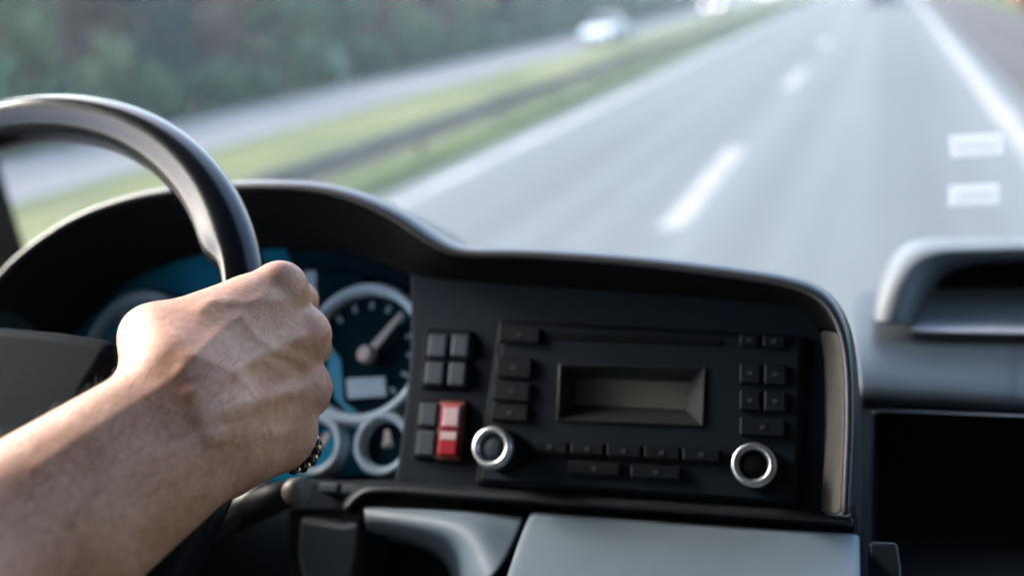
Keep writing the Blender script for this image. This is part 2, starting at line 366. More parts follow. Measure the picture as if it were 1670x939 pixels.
for i in range(26): copy_tree(und, (-24.2 + rs.uniform(-.4, .4), 24 + i * 3.6 + rs.uniform(-1, 1), 0), rs.uniform(0, 6), rs.uniform(.6, 1.1))
yb = shrub_proto('shrub', 22, 2.4, 1.8, 1000, 'leaf_yellow', 'yellow green shrub growing beyond the road shoulder')
yb['group'] = 'yellow green shrubs beyond the shoulder'; yb.location = (7.0, 52, 0)
for i in range(9): copy_tree(yb, (7.4 + rs.uniform(-.8, 2.5), 57 + i * 6, 0), rs.uniform(0, 6), rs.uniform(.8, 1.5))
rb = shrub_proto('shrub', 23, 2.3, 1.3, 1100, 'leaf_red', 'reddish shrub beyond the road shoulder'); rb.location = (5.9, 44.5, 0)

# ------------------------------------------------------------------ guard rail, posts
M['galv'] = node_mat('weathered_galvanised_steel', (0.175, 0.155, 0.13), .8, spec=.2, noise=(2, .3, (1, .2, 1)))
M['white_paint'] = node_mat('white_post_paint', (0.75, 0.75, 0.74), .5, noise=(8, .08))
gr = thing('guard_rail', (-7.85, 4, 0), 'long low grey crash barrier along the grass median', 'guard rail')
b = MB(); prof = [(.00, .28), (.07, .32), (.07, .38), (.02, .43), (.07, .48), (.07, .54), (.00, .59)]
vs = [(-7.85 + dx, y, z) for y in (-6, 150) for dx, z in prof]; n = len(prof)
b.add(vs, [(i, i + 1, n + i + 1, n + i) for i in range(n - 1)]); b.build('beam', 'galv', gr, solid=.006)
for k in range(38):
    p = MB(); p.box((-7.92, -4 + k * 4.0, .29), (.035, .05, .31)); p.build('post', 'galv', gr)
dp = thing('delineator_post', (-22.7, 39, 0), 'white roadside marker post at the far edge of the opposite carriageway', 'marker post')
p = MB(); p.prism([(-22.77, 38.95, 0), (-22.63, 38.95, 0), (-22.66, 38.95, 1.35), (-22.74, 38.95, 1.35)], (0, .1, 0)); p.build('post_body', 'white_paint', dp, bevel=.01)
p = MB(); p.prism([(-22.775, 38.94, .95), (-22.625, 38.94, .95), (-22.65, 38.94, 1.15), (-22.75, 38.94, 1.15)], (0, .01, 0)); p.build('reflector_band', 'plastic_black', dp)

# ------------------------------------------------------------------ cars
M['car_white'] = node_mat('white_car_paint', (0.80, 0.81, 0.83), .25, coat=.6, noise=(2, .03))
M['car_blue'] = node_mat('dark_blue_car_paint', (0.02, 0.05, 0.12), .25, coat=.6, noise=(2, .1))
M['car_silver'] = node_mat('silver_car_paint', (0.45, 0.46, 0.48), .3, metal=.4, coat=.5, noise=(2, .05))
M['car_glass'] = node_mat('dark_car_glass', (0.02, 0.025, 0.03), .08, noise=(3, .2))
M['tyre'] = node_mat('tyre_rubber', (0.02, 0.02, 0.02), .8, noise=(20, .2))
M['headlamp'] = node_mat('lit_headlamp', (0.9, 0.9, 0.88), .2, noise=(10, .02), emis=((1.0, .88, .75), 3.0))
M['tail'] = node_mat('red_tail_lamp', (0.45, 0.02, 0.02), .25, noise=(10, .1))
def car(name, x, y, towards, paint, label, lights):
    c = thing(name, (x, y, 0), label, 'car'); s = -1 if towards else 1
    P = lambda lx, ly, z: (x + lx, y + s * ly, z)
    prof = [(-2.15, .30), (-2.2, .62), (-2.05, .88), (-1.1, .95), (1.0, .93), (2.0, .80), (2.2, .58), (2.15, .28)]
    b = MB(); n = len(prof)
    vs = [P(sx * w, yy, z) for sx, w in ((-1, .70), (-1, .87), (1, .87), (1, .70)) for yy, z in [(q[0] * (.97 if w < .8 else 1), q[1] + (.02 if w < .8 and q[1] > .7 else 0)) for q in prof]]
    fs = [tuple(range(n)), tuple(range(4 * n - 1, 3 * n - 1, -1))]
    for k in range(3): fs += [(k * n + i, k * n + (i + 1) % n, (k + 1) * n + (i + 1) % n, (k + 1) * n + i) for i in range(n)]
    b.add(vs, fs); b.build('body', paint, c, bevel=.06)
    g = MB(); g.add([P(sx * w, yy, z) for yy, z, w in ((-1.75, .93, .74), (-1.1, 1.42, .58), (.25, 1.46, .58), (1.05, .92, .74)) for sx in (-1, 1)],
                    [(0, 1, 3, 2), (2, 3, 5, 4), (4, 5, 7, 6), (0, 2, 4, 6), (1, 3, 5, 7), (0, 1, 7, 6)]); g.build('window', 'car_glass', c, bevel=.03)
    r = MB(); r.add([P(sx * .59, yy, z) for z in (1.44, 1.50) for yy in (-1.15, .30) for sx in (-1, 1)], [(0, 1, 3, 2), (4, 5, 7, 6), (0, 1, 5, 4), (2, 3, 7, 6), (0, 2, 6, 4), (1, 3, 7, 5)]); r.build('roof', paint, c, bevel=.02)
    for sx in (-1, 1):
        for yy in (-1.35, 1.35):
            w = MB(); w.lathe(np.array(P(sx * .80, yy, .33)), np.array([float(sx), 0, 0]), [(.19, .09), (.31, .09), (.33, .05), (.33, -.10)], 20, ref=np.array([0, 1., 0])); w.build('wheel', 'tyre', c, smooth=True)
        h = MB(); h.ball(P(sx * .64, 2.14, .66), (.15, .09, .10)); h.build('headlight', 'headlamp' if lights else 'silver', c, smooth=True)
        q = MB(); q.ball(P(sx * .66, -2.14, .76), (.14, .06, .10)); q.build('tail_light', 'tail', c, smooth=True)
    return c
car('car', -15.05, 56.0, True, 'car_white', 'white oncoming car nearest on the opposite carriageway', False)
car('car', -15.3, 97, True, 'car_silver', 'middle oncoming car with glowing headlights, behind the white car', True)
car('car', -15.3, 142, True, 'car_white', 'farthest oncoming car with small glowing headlights', True)
car('car', -.35, 69, False, 'car_blue', 'dark blue car far ahead in the same lane', False)

# ================================================================== CAB
cab = thing('truck_cab', (0.1, 0, 1.0), 'dark truck cab around the driver with brown windscreen pillar', 'truck cab')
WS = lambda z: 1.18 - .30 * (z - 1.7)                       # windscreen plane y(z)
XL, XR = -1.06, 1.30
def ws_hit(x, y):
    r = ray(x, y); t = (1.18 - .30 * (2.3 - 1.7)) / (r[1] + .30 * r[2]); return CAM + r * t
b = MB(); b.box(((XL + XR) / 2, -.15, 2.98), ((XR - XL) / 2, 1.0, .03)); b.build('roof_lining', 'cab', cab, bevel=.01)
b = MB(); b.box(((XL + XR) / 2, -1.15, 1.95), ((XR - XL) / 2, .03, 1.0)); b.build('rear_wall', 'cab', cab, bevel=.01)
b = MB(); b.box(((XL + XR) / 2, 0, .98), ((XR - XL) / 2, 1.3, .03)); b.build('cab_floor', 'cab_dark', cab, bevel=.01)
b = MB(); b.box(((XL + XR) / 2, 1.21, 1.38), ((XR - XL) / 2, .04, .40)); b.build('bulkhead', 'cab_dark', cab, bevel=.01)
for X in (XL, XR):
    b = MB(); b.box((X, 0, 1.46 if X > 0 else 1.36), (.04, 1.26, .45 if X > 0 else .35)); b.build('door', 'cab_dark', cab, bevel=.01)
    b = MB(); b.box((X, -.95 if X < 0 else -.45, 2.44), (.04, .20 if X < 0 else .70, .52)); b.build('quarter_light_block', 'cab', cab, bevel=.01)  # unseen panels sized for light: right widened to block fill, left shortened
    b = MB(); b.box((X, .02, 2.90), (.04, .76, .06)); b.build('door_frame', 'cab', cab, bevel=.01)
# left pillar through its two photographed edge points, right one mirrored at the far side
a0, a1 = ws_hit(48, 398), ws_hit(-2, 236); d = (a1 - a0) / (a1[2] - a0[2]); lo, hi = a0 + d * (1.25 - a0[2]), a0 + d * (2.95 - a0[2])
def pillar(lo, hi, sx):
    b = MB(); w = np.array([sx * .13, -.03, 0]); t = np.array([sx * .02, -.09, 0])
    b.add([lo, lo + w, lo + w + t, lo + t, hi, hi + w, hi + w + t, hi + t], [(0, 1, 2, 3), (4, 5, 6, 7), (0, 1, 5, 4), (1, 2, 6, 5), (2, 3, 7, 6), (3, 0, 4, 7)])
    b.build('windscreen_pillar', 'pillar', cab, bevel=.015)
pillar(lo, hi, -1)
pillar(np.array([XR - .1, lo[1], lo[2]]), np.array([XR - .1, hi[1], hi[2]]), 1)
gm = bpy.data.materials.new('clear_windscreen_glass'); gm.use_nodes = True; gt = gm.node_tree
tb = gt.nodes.new('ShaderNodeBsdfTransparent'); tb.inputs[0].default_value = (.95, .965, .96, 1); gt.links.new(tb.outputs[0], gt.nodes['Material Output'].inputs['Surface'])
mesh('windscreen', [(XL, WS(1.78), 1.78), (XR, WS(1.78), 1.78), (XR, WS(2.96), 2.96), (XL, WS(2.96), 2.96)], [(0, 1, 2, 3)], gm, cab)

# two small paper marks on the windscreen
WN = np.array([0, -1, -.30]); WN /= np.linalg.norm(WN)
for poly, lab in (([(1549, 222), (1633, 218), (1637, 250), (1551, 255)], 'small white windscreen sticker, upper of two, beside the edge line'),
                  ([(1549, 303), (1629, 300), (1629, 331), (1548, 333)], 'small white windscreen sticker, lower of two, over the dark asphalt')):
    pts = [ws_hit(x, y) for x, y in poly]; c = sum(pts) / 4
    st = thing('mark', c, lab, 'mark', 'marks on the windscreen')
    b = MB(); b.prism([p + WN * .002 for p in pts], -WN * .0008); b.build('mark_sheet', 'translucent', st)
    e = [c + (p - c) * .8 + WN * .0026 for p in pts]; b = MB()
    for k in range(2):
        t0, t1 = .28 + k * .36, .36 + k * .36
        b.prism([e[0] + (e[3] - e[0]) * t0, e[1] + (e[2] - e[1]) * t0, e[1] + (e[2] - e[1]) * t1, e[0] + (e[3] - e[0]) * t1], -WN * .0004)
    b.build('mark_lines', 'mark_grey', st)

# ================================================================== DASHBOARD
dash = thing('dashboard', P0 + np.array([0, .1, -.2]), 'black and grey truck dashboard with hooded instrument recess', 'dashboard')
LIP = [(-150, 640, .05), (-60, 515, .055), (0, 440, .06), (60, 388, .06), (130, 346, .06), (220, 316, .06), (330, 300, .06), (470, 298, .06), (560, 313, .058), (640, 347, .055), (700, 387, .052), (745, 406, .05),
       (850, 409, .05), (980, 417, .05), (1100, 429, .05), (1210, 443, .05), (1290, 457, .05), (1345, 480, .05), (1378, 528, .05), (1392, 600, .05), (1394, 700, .05), (1391, 770, .05), (1388, 842, .05)]
INN = [(-150, 700, -.04), (-60, 640, -.04), (20, 590, -.04), (110, 545, -.04), (160, 500, -.04), (220, 455, -.04), (320, 418, -.04), (470, 406, -.04), (550, 412, -.035), (620, 428, -.02), (668, 448, -.004), (740, 458, -.001),
       (850, 466, -.001), (980, 474, -.001), (1100, 482, -.001), (1200, 490, -.001), (1280, 498, -.001), (1322, 510, -.001), (1338, 545, -.001), (1345, 600, -.001), (1346, 700, -.001), (1342, 770, -.001), (1338, 836, -.001)]
lip = np.array([on(x, y, o) for x, y, o in LIP]); inn = np.array([on(x, y, o) for x, y, o in INN])
lip = crom(lip, 90); inn = crom(inn, 90)
cen = np.array([on(700, 700, .05)])
outw = np.zeros_like(lip)
for i in range(90):
    tng = lip[min(i + 1, 89)] - lip[max(i - 1, 0)]; o = np.cross(EN, tng); o /= np.linalg.norm(o)
    if o @ (lip[i] - cen[0]) < 0: o = -o
    outw[i] = o
fwd = np.array([0, 1.0, 0])
wf = np.clip((np.arange(90) - 56) / 12, 0, 1)[:, None]; far = lip + fwd * (.27 - .19 * wf) + np.array([0, 0, -1.]) * (.16 - .09 * wf); far[:, 1] = np.minimum(far[:, 1], 1.10)
edge = lip - outw * .0045 - EN * .001
loft('cowl', [far, lip + fwd * (.10 - .05 * wf) + np.array([0, 0, -.042]) + outw * .001, lip + fwd * .030 + np.array([0, 0, -.0085]), lip + fwd * .012 + np.array([0, 0, -.0012]), lip + fwd * .003 - outw * .0006, lip - outw * .0022 - fwd * .0005, edge, edge + fwd * .004], 'plastic_cowl', dash, resample=False, subsurf=1, solid=.002)
cut = 66
while cut < 89 and inn[cut][0] < on(1330, 520, 0)[0]: cut += 1
lin = [edge + fwd * .001, edge + (inn - edge) * .35 + outw * .001, edge + (inn - edge) * .72 + outw * .001, inn]
loft('hood_underside_shade', [r[:cut + 1] for r in lin], 'shade_black', dash, resample=False, subsurf=1, solid=.002)  # black colour stands in for the shade under the hood
loft('recess_cheek', [r[cut:] for r in lin], 'plastic_side_lit', dash, resample=False, subsurf=1, solid=.002)
FO = [(668, 425), (740, 430), (950, 440), (1325, 482), (1346, 550), (1354, 640), (1358, 740), (1338, 838), (1150, 826), (950, 812), (760, 799), (640, 790), (650, 735), (660, 650), (668, 570)]
FH = [(908, 588), (1154, 594), (1150, 698), (904, 690)]; nf = len(FO)
fp = [on(x, y, 0) for x, y in FO + FH]; fb = [p - EN * .055 for p in fp]; nn = nf + 4
ff = [tuple(list(range(9, nf)) + [0, 1, 2, nf, nf + 3]), tuple([2, 3, 4, 5, 6, 7, 8, 9, nf + 3, nf + 2, nf + 1, nf])]
ff += [(i, (i + 1) % nf, nn + (i + 1) % nf, nn + i) for i in range(nf)] + [(nf + i, nf + (i + 1) % 4, nn + nf + (i + 1) % 4, nn + nf + i) for i in range(4)]
mesh('fascia', fp + fb, ff, 'plastic_fascia', dash, bevel=.003)
plate('cluster_surround', [(470, 778), (560, 782), (645, 780), (645, 800), (600, 806), (565, 834), (470, 834)], -.012, .02, 'plastic_fascia', dash, bevel=.003)
tr = [[on(x, y + dy, o) for x, y in ((560, 826), (585, 800), (620, 791), (760, 799), (950, 812), (1150, 826), (1340, 838), (1392, 842))] for dy, o in ((-6, -.002), (0, .008), (7, .013), (13, .010), (16, -.03))]
loft('lower_trim', tr, 'plastic', dash, n=50, solid=.002)
plate('trim_backing', [(470, 800), (600, 800), (950, 818), (1400, 850), (1430, 900), (1430, 1050), (470, 1050)], -.06, .02, 'plastic_black', dash)
ld = [[on(x, y, o) for x, y in pts] for o, pts in ((-.035, [(866, 838), (1000, 848), (1200, 862), (1403, 876)]), (.004, [(866, 837), (1000, 846), (1200, 860), (1403, 874)]), (.010, [(862, 842), (1000, 851), (1200, 865), (1403, 879)]),
      (.022, [(843, 885), (1000, 895), (1200, 905), (1404, 915)]), (.055, [(812, 985), (1000, 995), (1200, 1000), (1406, 1010)]), (.08, [(790, 1060), (1000, 1070), (1200, 1080), (1408, 1085)]))]
loft('storage_lid', ld, 'plastic_grey', dash, n=24, solid=.003)
kn = [[on(x, y, o) for x, y, o in r] for r in (
    [(592, 826, -.03), (660, 830, -.03), (760, 836, -.03), (858, 842, -.03)],
    [(592, 824, .004), (660, 829, .006), (760, 834, .006), (856, 842, .004)],
    [(594, 832, .012), (660, 837, .016), (768, 845, .018), (846, 872, .014)],
    [(596, 848, .012), (660, 854, .018), (765, 868, .026), (824, 920, .030)],
    [(598, 860, .002), (662, 868, .008), (745, 888, .022), (795, 950, .040)],
    [(598, 866, -.03), (660, 874, -.025), (735, 900, -.01), (775, 970, .02)],
    [(590, 880, -.07), (660, 890, -.07), (720, 915, -.06), (755, 985, -.04)])]
loft('knee_panel', kn, 'plastic_grey', dash, n=26, solid=.002)
plate('column_panel', [(486, 838), (560, 850), (594, 842), (588, 900), (570, 1000), (500, 1000), (480, 900)], -.004, .04, 'plastic_fascia', dash, bevel=.006)
plate('recess_liner', [(560, 850), (860, 850), (860, 1060), (540, 1060)], -.05, .005, 'plastic_black', dash)
plate('side_strip', [(1416, 882), (1464, 884), (1470, 925), (1474, 1040), (1414, 1040)], .012, .03, 'plastic_pad', dash, bevel=.0025)
loft('dash_top', [[(x, y, z) for x in (XL + .06, -.5, .3, XR - .06)] for y, z in ((.80, 1.935), (.83, 1.94), (1.0, 1.87), (1.13, 1.81), (1.14, 1.78))], 'plastic_black', dash, n=20)
# passenger side: rolled pad, shelf opening, hooded tray
def ext(r):                                # carry a row on across the passenger side
    r = [np.asarray(p) for p in r]; d = (r[-1] - r[-2]) / (r[-1][0] - r[-2][0]); d[1:] *= .8; return r + [r[-1] + d * (.80 - r[-1][0]), r[-1] + d * (1.24 - r[-1][0])]
def D(rows): return [ext([px(x, y, d) for x, y, d in r]) for r in rows]
pad = D(([(1392, 470, .98), (1500, 474, .97), (1670, 480, .95), (1800, 484, .94)], [(1392, 516, .80), (1500, 524, .79), (1670, 534, .77), (1800, 540, .76)], [(1394, 560, .70), (1500, 568, .69), (1670, 576, .67), (1800, 580, .66)],
         [(1396, 610, .655), (1500, 616, .645), (1670, 624, .63), (1800, 628, .62)], [(1398, 648, .642), (1500, 653, .632), (1670, 660, .615), (1800, 664, .605)], [(1400, 664, .648), (1500, 669, .637), (1670, 676, .62), (1800, 680, .61)],
         [(1400, 672, .665), (1500, 677, .655), (1670, 684, .64), (1800, 688, .63)], [(1400, 660, .86), (1500, 664, .86), (1670, 670, .86), (1800, 672, .86)]))
loft('passenger_pad', pad, 'plastic_pad', dash, n=60, solid=.002)
b = MB(); L0, L1 = px(1422, 668, .645), px(1420, 1150, .50); R0, R1 = px(1800, 684, .61) + np.array([.78, .03, 0]), px(1800, 1150, .50) + np.array([.78, .03, 0]); dp_ = np.array([0, .24, 0])
b.add([L0, L1, R1, R0, L0 + dp_, L1 + dp_, R1 + dp_, R0 + dp_], [(0, 1, 5, 4), (4, 5, 6, 7), (0, 4, 7, 3), (1, 2, 6, 5), (2, 3, 7, 6)]); b.build('shelf_opening', 'plastic_black', dash, solid=.003)
b = MB(); b.add([px(1394, 664, .647), px(1423, 666, .645), px(1421, 690, .638), px(1419, 1150, .50), px(1390, 1150, .50)], [(0, 1, 2, 3, 4)]); b.build('shelf_side', 'plastic_black', dash, solid=.004)
b = MB(); b.tube([px(1420, 940, .556), px(1420.5, 800, .600), px(1421, 690, .636), px(1423, 671, .641), px(1440, 669, .641), px(1550, 674, .628), px(1680, 679, .612), px(1800, 683, .60), px(1800, 683, .60) + np.array([.75, .03, 0])], .0006, 8); b.build('shelf_edge', 'plastic_grey', dash, smooth=True)
TO = [(1424, 528, .72), (1432, 490, .725), (1448, 450, .73), (1472, 418, .735), (1500, 405, .735), (1560, 402, .73), (1670, 399, .72), (1800, 396, .71)]
TI = [(1482, 530, .715), (1490, 500, .72), (1503, 465, .725), (1522, 436, .73), (1545, 425, .73), (1590, 422, .725), (1670, 419, .715), (1800, 416, .705)]
TB = [(1500, 532, .80), (1506, 515, .84), (1516, 480, .86), (1530, 452, .86), (1550, 436, .86), (1590, 430, .86), (1670, 426, .85), (1800, 422, .84)]
to, ti, tb_ = [np.array(ext([px(*q) for q in r])) for r in (TO, TI, TB)]
mid = (to + ti) / 2 - ray(1500, 450) / np.linalg.norm(ray(1500, 450)) * .010
tofar = to + np.array([0, .20, -.045]); tofar[:, 1] = np.minimum(tofar[:, 1], .98)
loft('tray_hood', [tofar, to + np.array([0, .03, -.002]), to, to * .6 + mid * .4, mid, ti * .7 + mid * .3, ti, ti * .5 + tb_ * .5, tb_], 'plastic_light', dash, n=80, solid=.002)
fl = D(([(1478, 541, .712), (1560, 543, .705), (1670, 545, .70), (1800, 546, .69)], [(1480, 536, .714), (1560, 538, .708), (1670, 540, .70), (1800, 541, .69)], [(1492, 500, .78), (1560, 500, .775), (1670, 500, .765), (1800, 500, .755)], [(1500, 468, .84), (1560, 466, .84), (1670, 464, .83), (1800, 462, .82)]))
loft('tray_floor', fl, 'plastic_tray', dash, n=40, solid=.002)
bk = D(([(1490, 470, .842), (1560, 468, .842), (1670, 466, .832), (1800, 464, .82)], [(1500, 425, .86), (1560, 422, .862), (1670, 418, .85), (1800, 416, .84)]))
loft('tray_back', bk, 'shade_black', dash, n=40, solid=.002, subsurf=0)  # shade below the tray hood painted as a black back wall

# ------------------------------------------------------------------ instrument cluster
clu = thing('instrument_cluster', on(450, 600, -.04), 'blue reflection-tinted instrument cluster with ringed dials behind the wheel', 'instrument cluster')
plate('backplate', [(60, 600), (130, 520), (220, 440), (320, 400), (470, 390), (600, 405), (720, 440), (715, 780), (480, 795), (100, 795)], -.045, .01, 'dial', clu, bevel=0)
plate('blue_reflection', [(75, 600), (140, 522), (225, 444), (320, 404), (430, 394), (462, 396), (478, 440), (488, 560), (590, 690), (600, 772), (480, 785), (110, 785)], -.0435, .001, 'cluster', clu, bevel=0)  # teal sheet painting the sky's reflection across the cluster
def gauge(cx, cy, rad, tube, face, ticks, needle=None, lab=None, t0=225, t1=-45):
    c = on(cx, cy, -.038)
    b = MB(); b.lathe(c, EN, [(.0005, 0.0), (rad - tube * .6, 0.0), (rad, -.004)], 64); dial = b.build('dial', face, clu)
    if lab: dial['label'] = lab
    b = MB(); b.lathe(c, EN, [(rad - tube, .0), (rad - tube * .95, .006), (rad - tube * .35, .009), (rad, .007), (rad + tube * .1, -.004)], 72, caps=False); b.build('dial_ring', 'ring_paint', dial, smooth=True)
    b = MB()
    for k in range(ticks):
        a = math.radians(t0 + (t1 - t0) * k / (ticks - 1)); dr = math.cos(a) * EU + math.sin(a) * EV; pr = np.cross(EN, dr)
        b.box(c + dr * rad * .70 + EN * .0015, (rad * .055, rad * .030, .0006), (dr, pr, EN))
    b.build('tick_marks', 'tick', dial)
    if needle:
        tip = on(*needle, -.030); base = on(cx, cy, -.030); dr = tip - base; L = np.linalg.norm(dr); dr /= L; pr = np.cross(EN, dr)
        b = MB(); b.prism([base - dr * L * .12 - pr * .0032, base - dr * L * .12 + pr * .0032, tip + pr * .0017, tip - pr * .0017], -EN * .002)
        b.lathe(base - EN * .003, EN, [(min(.0062, L * .16), 0), (min(.0062, L * .16), .006), (min(.005, L * .13), .008)], 24); b.build('needle', 'needle', dial, smooth=False)
    return dial
rt_ = np.linalg.norm(on(598, 465, -.038) - on(598, 692, -.038)) / 2
tach = gauge(598, 578, rt_, .0080, 'dial', 13, (655, 510), 'large right dial with pale needle pointing up right')
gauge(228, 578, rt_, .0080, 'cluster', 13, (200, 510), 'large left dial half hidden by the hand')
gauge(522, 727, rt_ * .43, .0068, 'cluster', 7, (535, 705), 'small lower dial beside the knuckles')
gauge(632, 725, rt_ * .43, .0068, 'dial', 7, (630, 700), 'small lower dial at the fascia edge')
plate('reflection_inset', [(536, 560), (556, 585), (560, 655), (585, 672), (566, 672), (546, 648), (534, 610)], -.0365, .0008, 'reflection_blue', clu, bevel=0)  # brighter patch of the painted blue reflection
plate('dial_display', [(564, 616), (628, 613), (630, 646), (566, 650)], -.034, .003, 'lcd', clu, bevel=.001)
plate('centre_display', [(496, 440), (516, 441), (516, 515), (496, 515)], -.034, .006, 'lcd', clu, bevel=.001)
plate('centre_panel', [(520, 440), (590, 446), (590, 462), (520, 520)], -.036, .004, 'dial', clu, bevel=.001)
for q in ((520, 785, 552, 802), (558, 788, 588, 805)): plate('reset_button', [(q[0], q[1]), (q[2], q[1] + 2), (q[2] - 2, q[3] + 2), (q[0] - 2, q[3])], -.004, .012, 'switch', dash, bevel=.002)

# ------------------------------------------------------------------ switch banks
def quad(x0, y0, x1, y1, sk): return [(x0 + sk, y0), (x1 + sk, y0 + (x1 - x0) * .05), (x1 - sk, y1 + (x1 - x0) * .05), (x0 - sk, y1)]
def bank(name, label, frame, cells):
    t = thing(name, on(frame[0][0], frame[0][1]), label, 'switch panel', 'switch panels beside the radio')
    plate('switch_frame', frame, .0035, .012, 'plastic_black', t, bevel=.002)
    for q, m, lab in cells:
        s = plate('rocker_switch', q, .0085, .010, m, t, bevel=.0018)
        if lab: s['label'] = lab
    return t
bank('switch_panel', 'upper panel of four grey rocker switches left of the radio', [(692, 534), (770, 538), (759, 638), (683, 633)],
     [(quad(697, 543, 728, 581, 2.0), 'switch', None), (quad(735, 543, 764, 581, 2.0), 'switch', None), (quad(692, 588, 723, 626, 2.0), 'switch', None), (quad(730, 589, 759, 628, 2.0), 'switch', None)])
low = bank('switch_panel', 'lower switch panel with a red and pink hazard switch', [(682, 648), (760, 651), (749, 753), (671, 748)],
     [(quad(683, 655, 713, 694, 2.0), 'switch', None), (quad(678, 700, 709, 742, 2.0), 'switch', None)])
plate('hazard_bezel', quad(712, 652, 755, 749, 4.5), .0070, .010, 'amber', low, bevel=.0018)
hz = plate('rocker_switch', quad(719, 657, 751, 698, 2.0), .0100, .010, 'hazard_pink', low, bevel=.0018); hz['label'] = 'pink upper half of the hazard switch'
h2 = plate('rocker_switch', quad(714, 701, 746, 742, 2.0), .0100, .010, 'red', low, bevel=.0018); h2['label'] = 'red lower half of the hazard switch'
plate('switch_symbol', quad(723, 664, 747, 693, 1.5), .0106, .0012, 'pink', hz, bevel=.0005)
plate('switch_symbol', quad(717, 703, 744, 716, .8), .0106, .0012, 'pink', h2, bevel=.0005)

# ------------------------------------------------------------------ radio
rad = thing('car_radio', on(1060, 650), 'black car radio with grey display and two silver ringed knobs', 'car radio')
def plate_hole(name, outer, inner, off, th, mat, parent, bevel):      # a four cornered plate with a four cornered opening
    o = [on(x, y, off) for x, y in outer]; i = [on(x, y, off) for x, y in inner]; ob_, ib_ = [p - EN * th for p in o], [p - EN * th for p in i]
    fs = []
    for k in range(4):
        j = (k + 1) % 4; fs += [(k, j, 4 + j, 4 + k), (8 + k, 12 + k, 12 + j, 8 + j), (k, 8 + k, 8 + j, j), (4 + k, 4 + j, 12 + j, 12 + k)]
    return mesh(name, o + i + ob_ + ib_, fs, mat, parent, bevel=bevel)
HOLE = [(914, 596), (1148, 601), (1144, 692), (910, 683)]
plate_hole('faceplate', [(812, 520), (1318, 546), (1308, 828), (772, 790)], [(x + (1030 - x) * -.02, y + (645 - y) * -.04) for x, y in HOLE], .006, .02, 'plastic_black', rad, .003)
plate_hole('front_panel', [(822, 528), (1306, 553), (1298, 818), (783, 782)], HOLE, .0085, .012, 'plastic_fascia', rad, .0015)
plate('disc_slot', [(893, 541), (1177, 552), (1176, 563), (892, 552)], .0098, .004, 'plastic_black', rad, bevel=.0005)
def key(x0, y0, x1, y1, dots=1, skew=None):
    cx = (x0 + x1) / 2; sk = (1310 - cx) / 600 * .10 * (y1 - y0) / 2 if skew is None else skew
    k = plate('radio_button', quad(x0, y0, x1, y1, sk), .0125, .008, 'button', rad, bevel=.0012)
    for j in range(dots):
        x = x0 + (x1 - x0) * (j + 1) / (dots + 1); y = (y0 + y1) / 2 + (x - x0) * .05
        plate('button_legend', [(x - 4, y - 3), (x + 4, y - 3), (x + 4, y + 3), (x - 4, y + 3)], .0130, .0008, 'legend_dim', k, bevel=0)
M['legend_dim'] = node_mat('dim_button_legend', (0.05, 0.056, 0.062), .5, noise=(200, .1))
key(812, 531, 880, 556, 1); key(808, 580, 866, 614); key(803, 620, 863, 652); key(799, 657, 860, 684)
for i, (a, c) in enumerate(((868, 925), (930, 984), (989, 1045), (1050, 1108), (1113, 1174))): key(a, 716 + i * 3.2, c, 737 + i * 3.2)
key(926, 750, 1010, 772); key(1028, 756, 1110, 778)
key(1206, 543, 1236, 563); key(1244, 545, 1280, 565)
for y in (590, 634): key(1206, y, 1240, y + 34); key(1246, y + 2, 1282, y + 36)
key(1206, 679, 1280, 709)
# recessed display with a bevelled bezel
ob = [(912, 594), (1150, 599), (1146, 694), (908, 685)]; ib = [(940, 616), (1122, 622), (1118, 668), (936, 660)]
oq = [on(x, y, .0098) for x, y in ob]; iq = [on(x, y, -.0085) for x, y in ib]
b = MB(); b.add(oq + iq, [(0, 1, 5, 4), (1, 2, 6, 5), (2, 3, 7, 6), (3, 0, 4, 7)]); bz = b.build('display_bezel', 'plastic_cowl', rad, solid=.001)
plate('display_screen', [(938, 614), (1124, 620), (1120, 670), (934, 662)], -.0080, .002, 'radio_lcd', bz, bevel=0)
for cx, cy, r, core in ((803, 729, 35, 'switch'), (1229, 757, 37, 'plastic_black')):
    c1 = on(cx, cy, .030); r = np.linalg.norm(on(cx, cy + r, .030) - on(cx, cy - r, .030)) / 2; c0 = c1 - EN * .026
    b = MB(); b.lathe(c0, EN, [(r * 1.05, 0), (r * 1.02, .018), (r * .97, .0235)], 48); k = b.build('radio_knob', 'plastic_black', rad, smooth=True)
    b = MB(); b.lathe(c0, EN, [(r * .99, .0225), (r, .0250), (r * .93, .0285), (r * .72, .0285), (r * .62, .0260), (r * .60, .0235)], 56); b.build('knob_ring', 'silver', k, smooth=True)
    b = MB(); b.lathe(c0, EN, [(r * .64, .0225), (r * .62, .0255), (r * .3, .0265), (0, .0267)], 40); b.build('knob_cap', core, k, smooth=True)

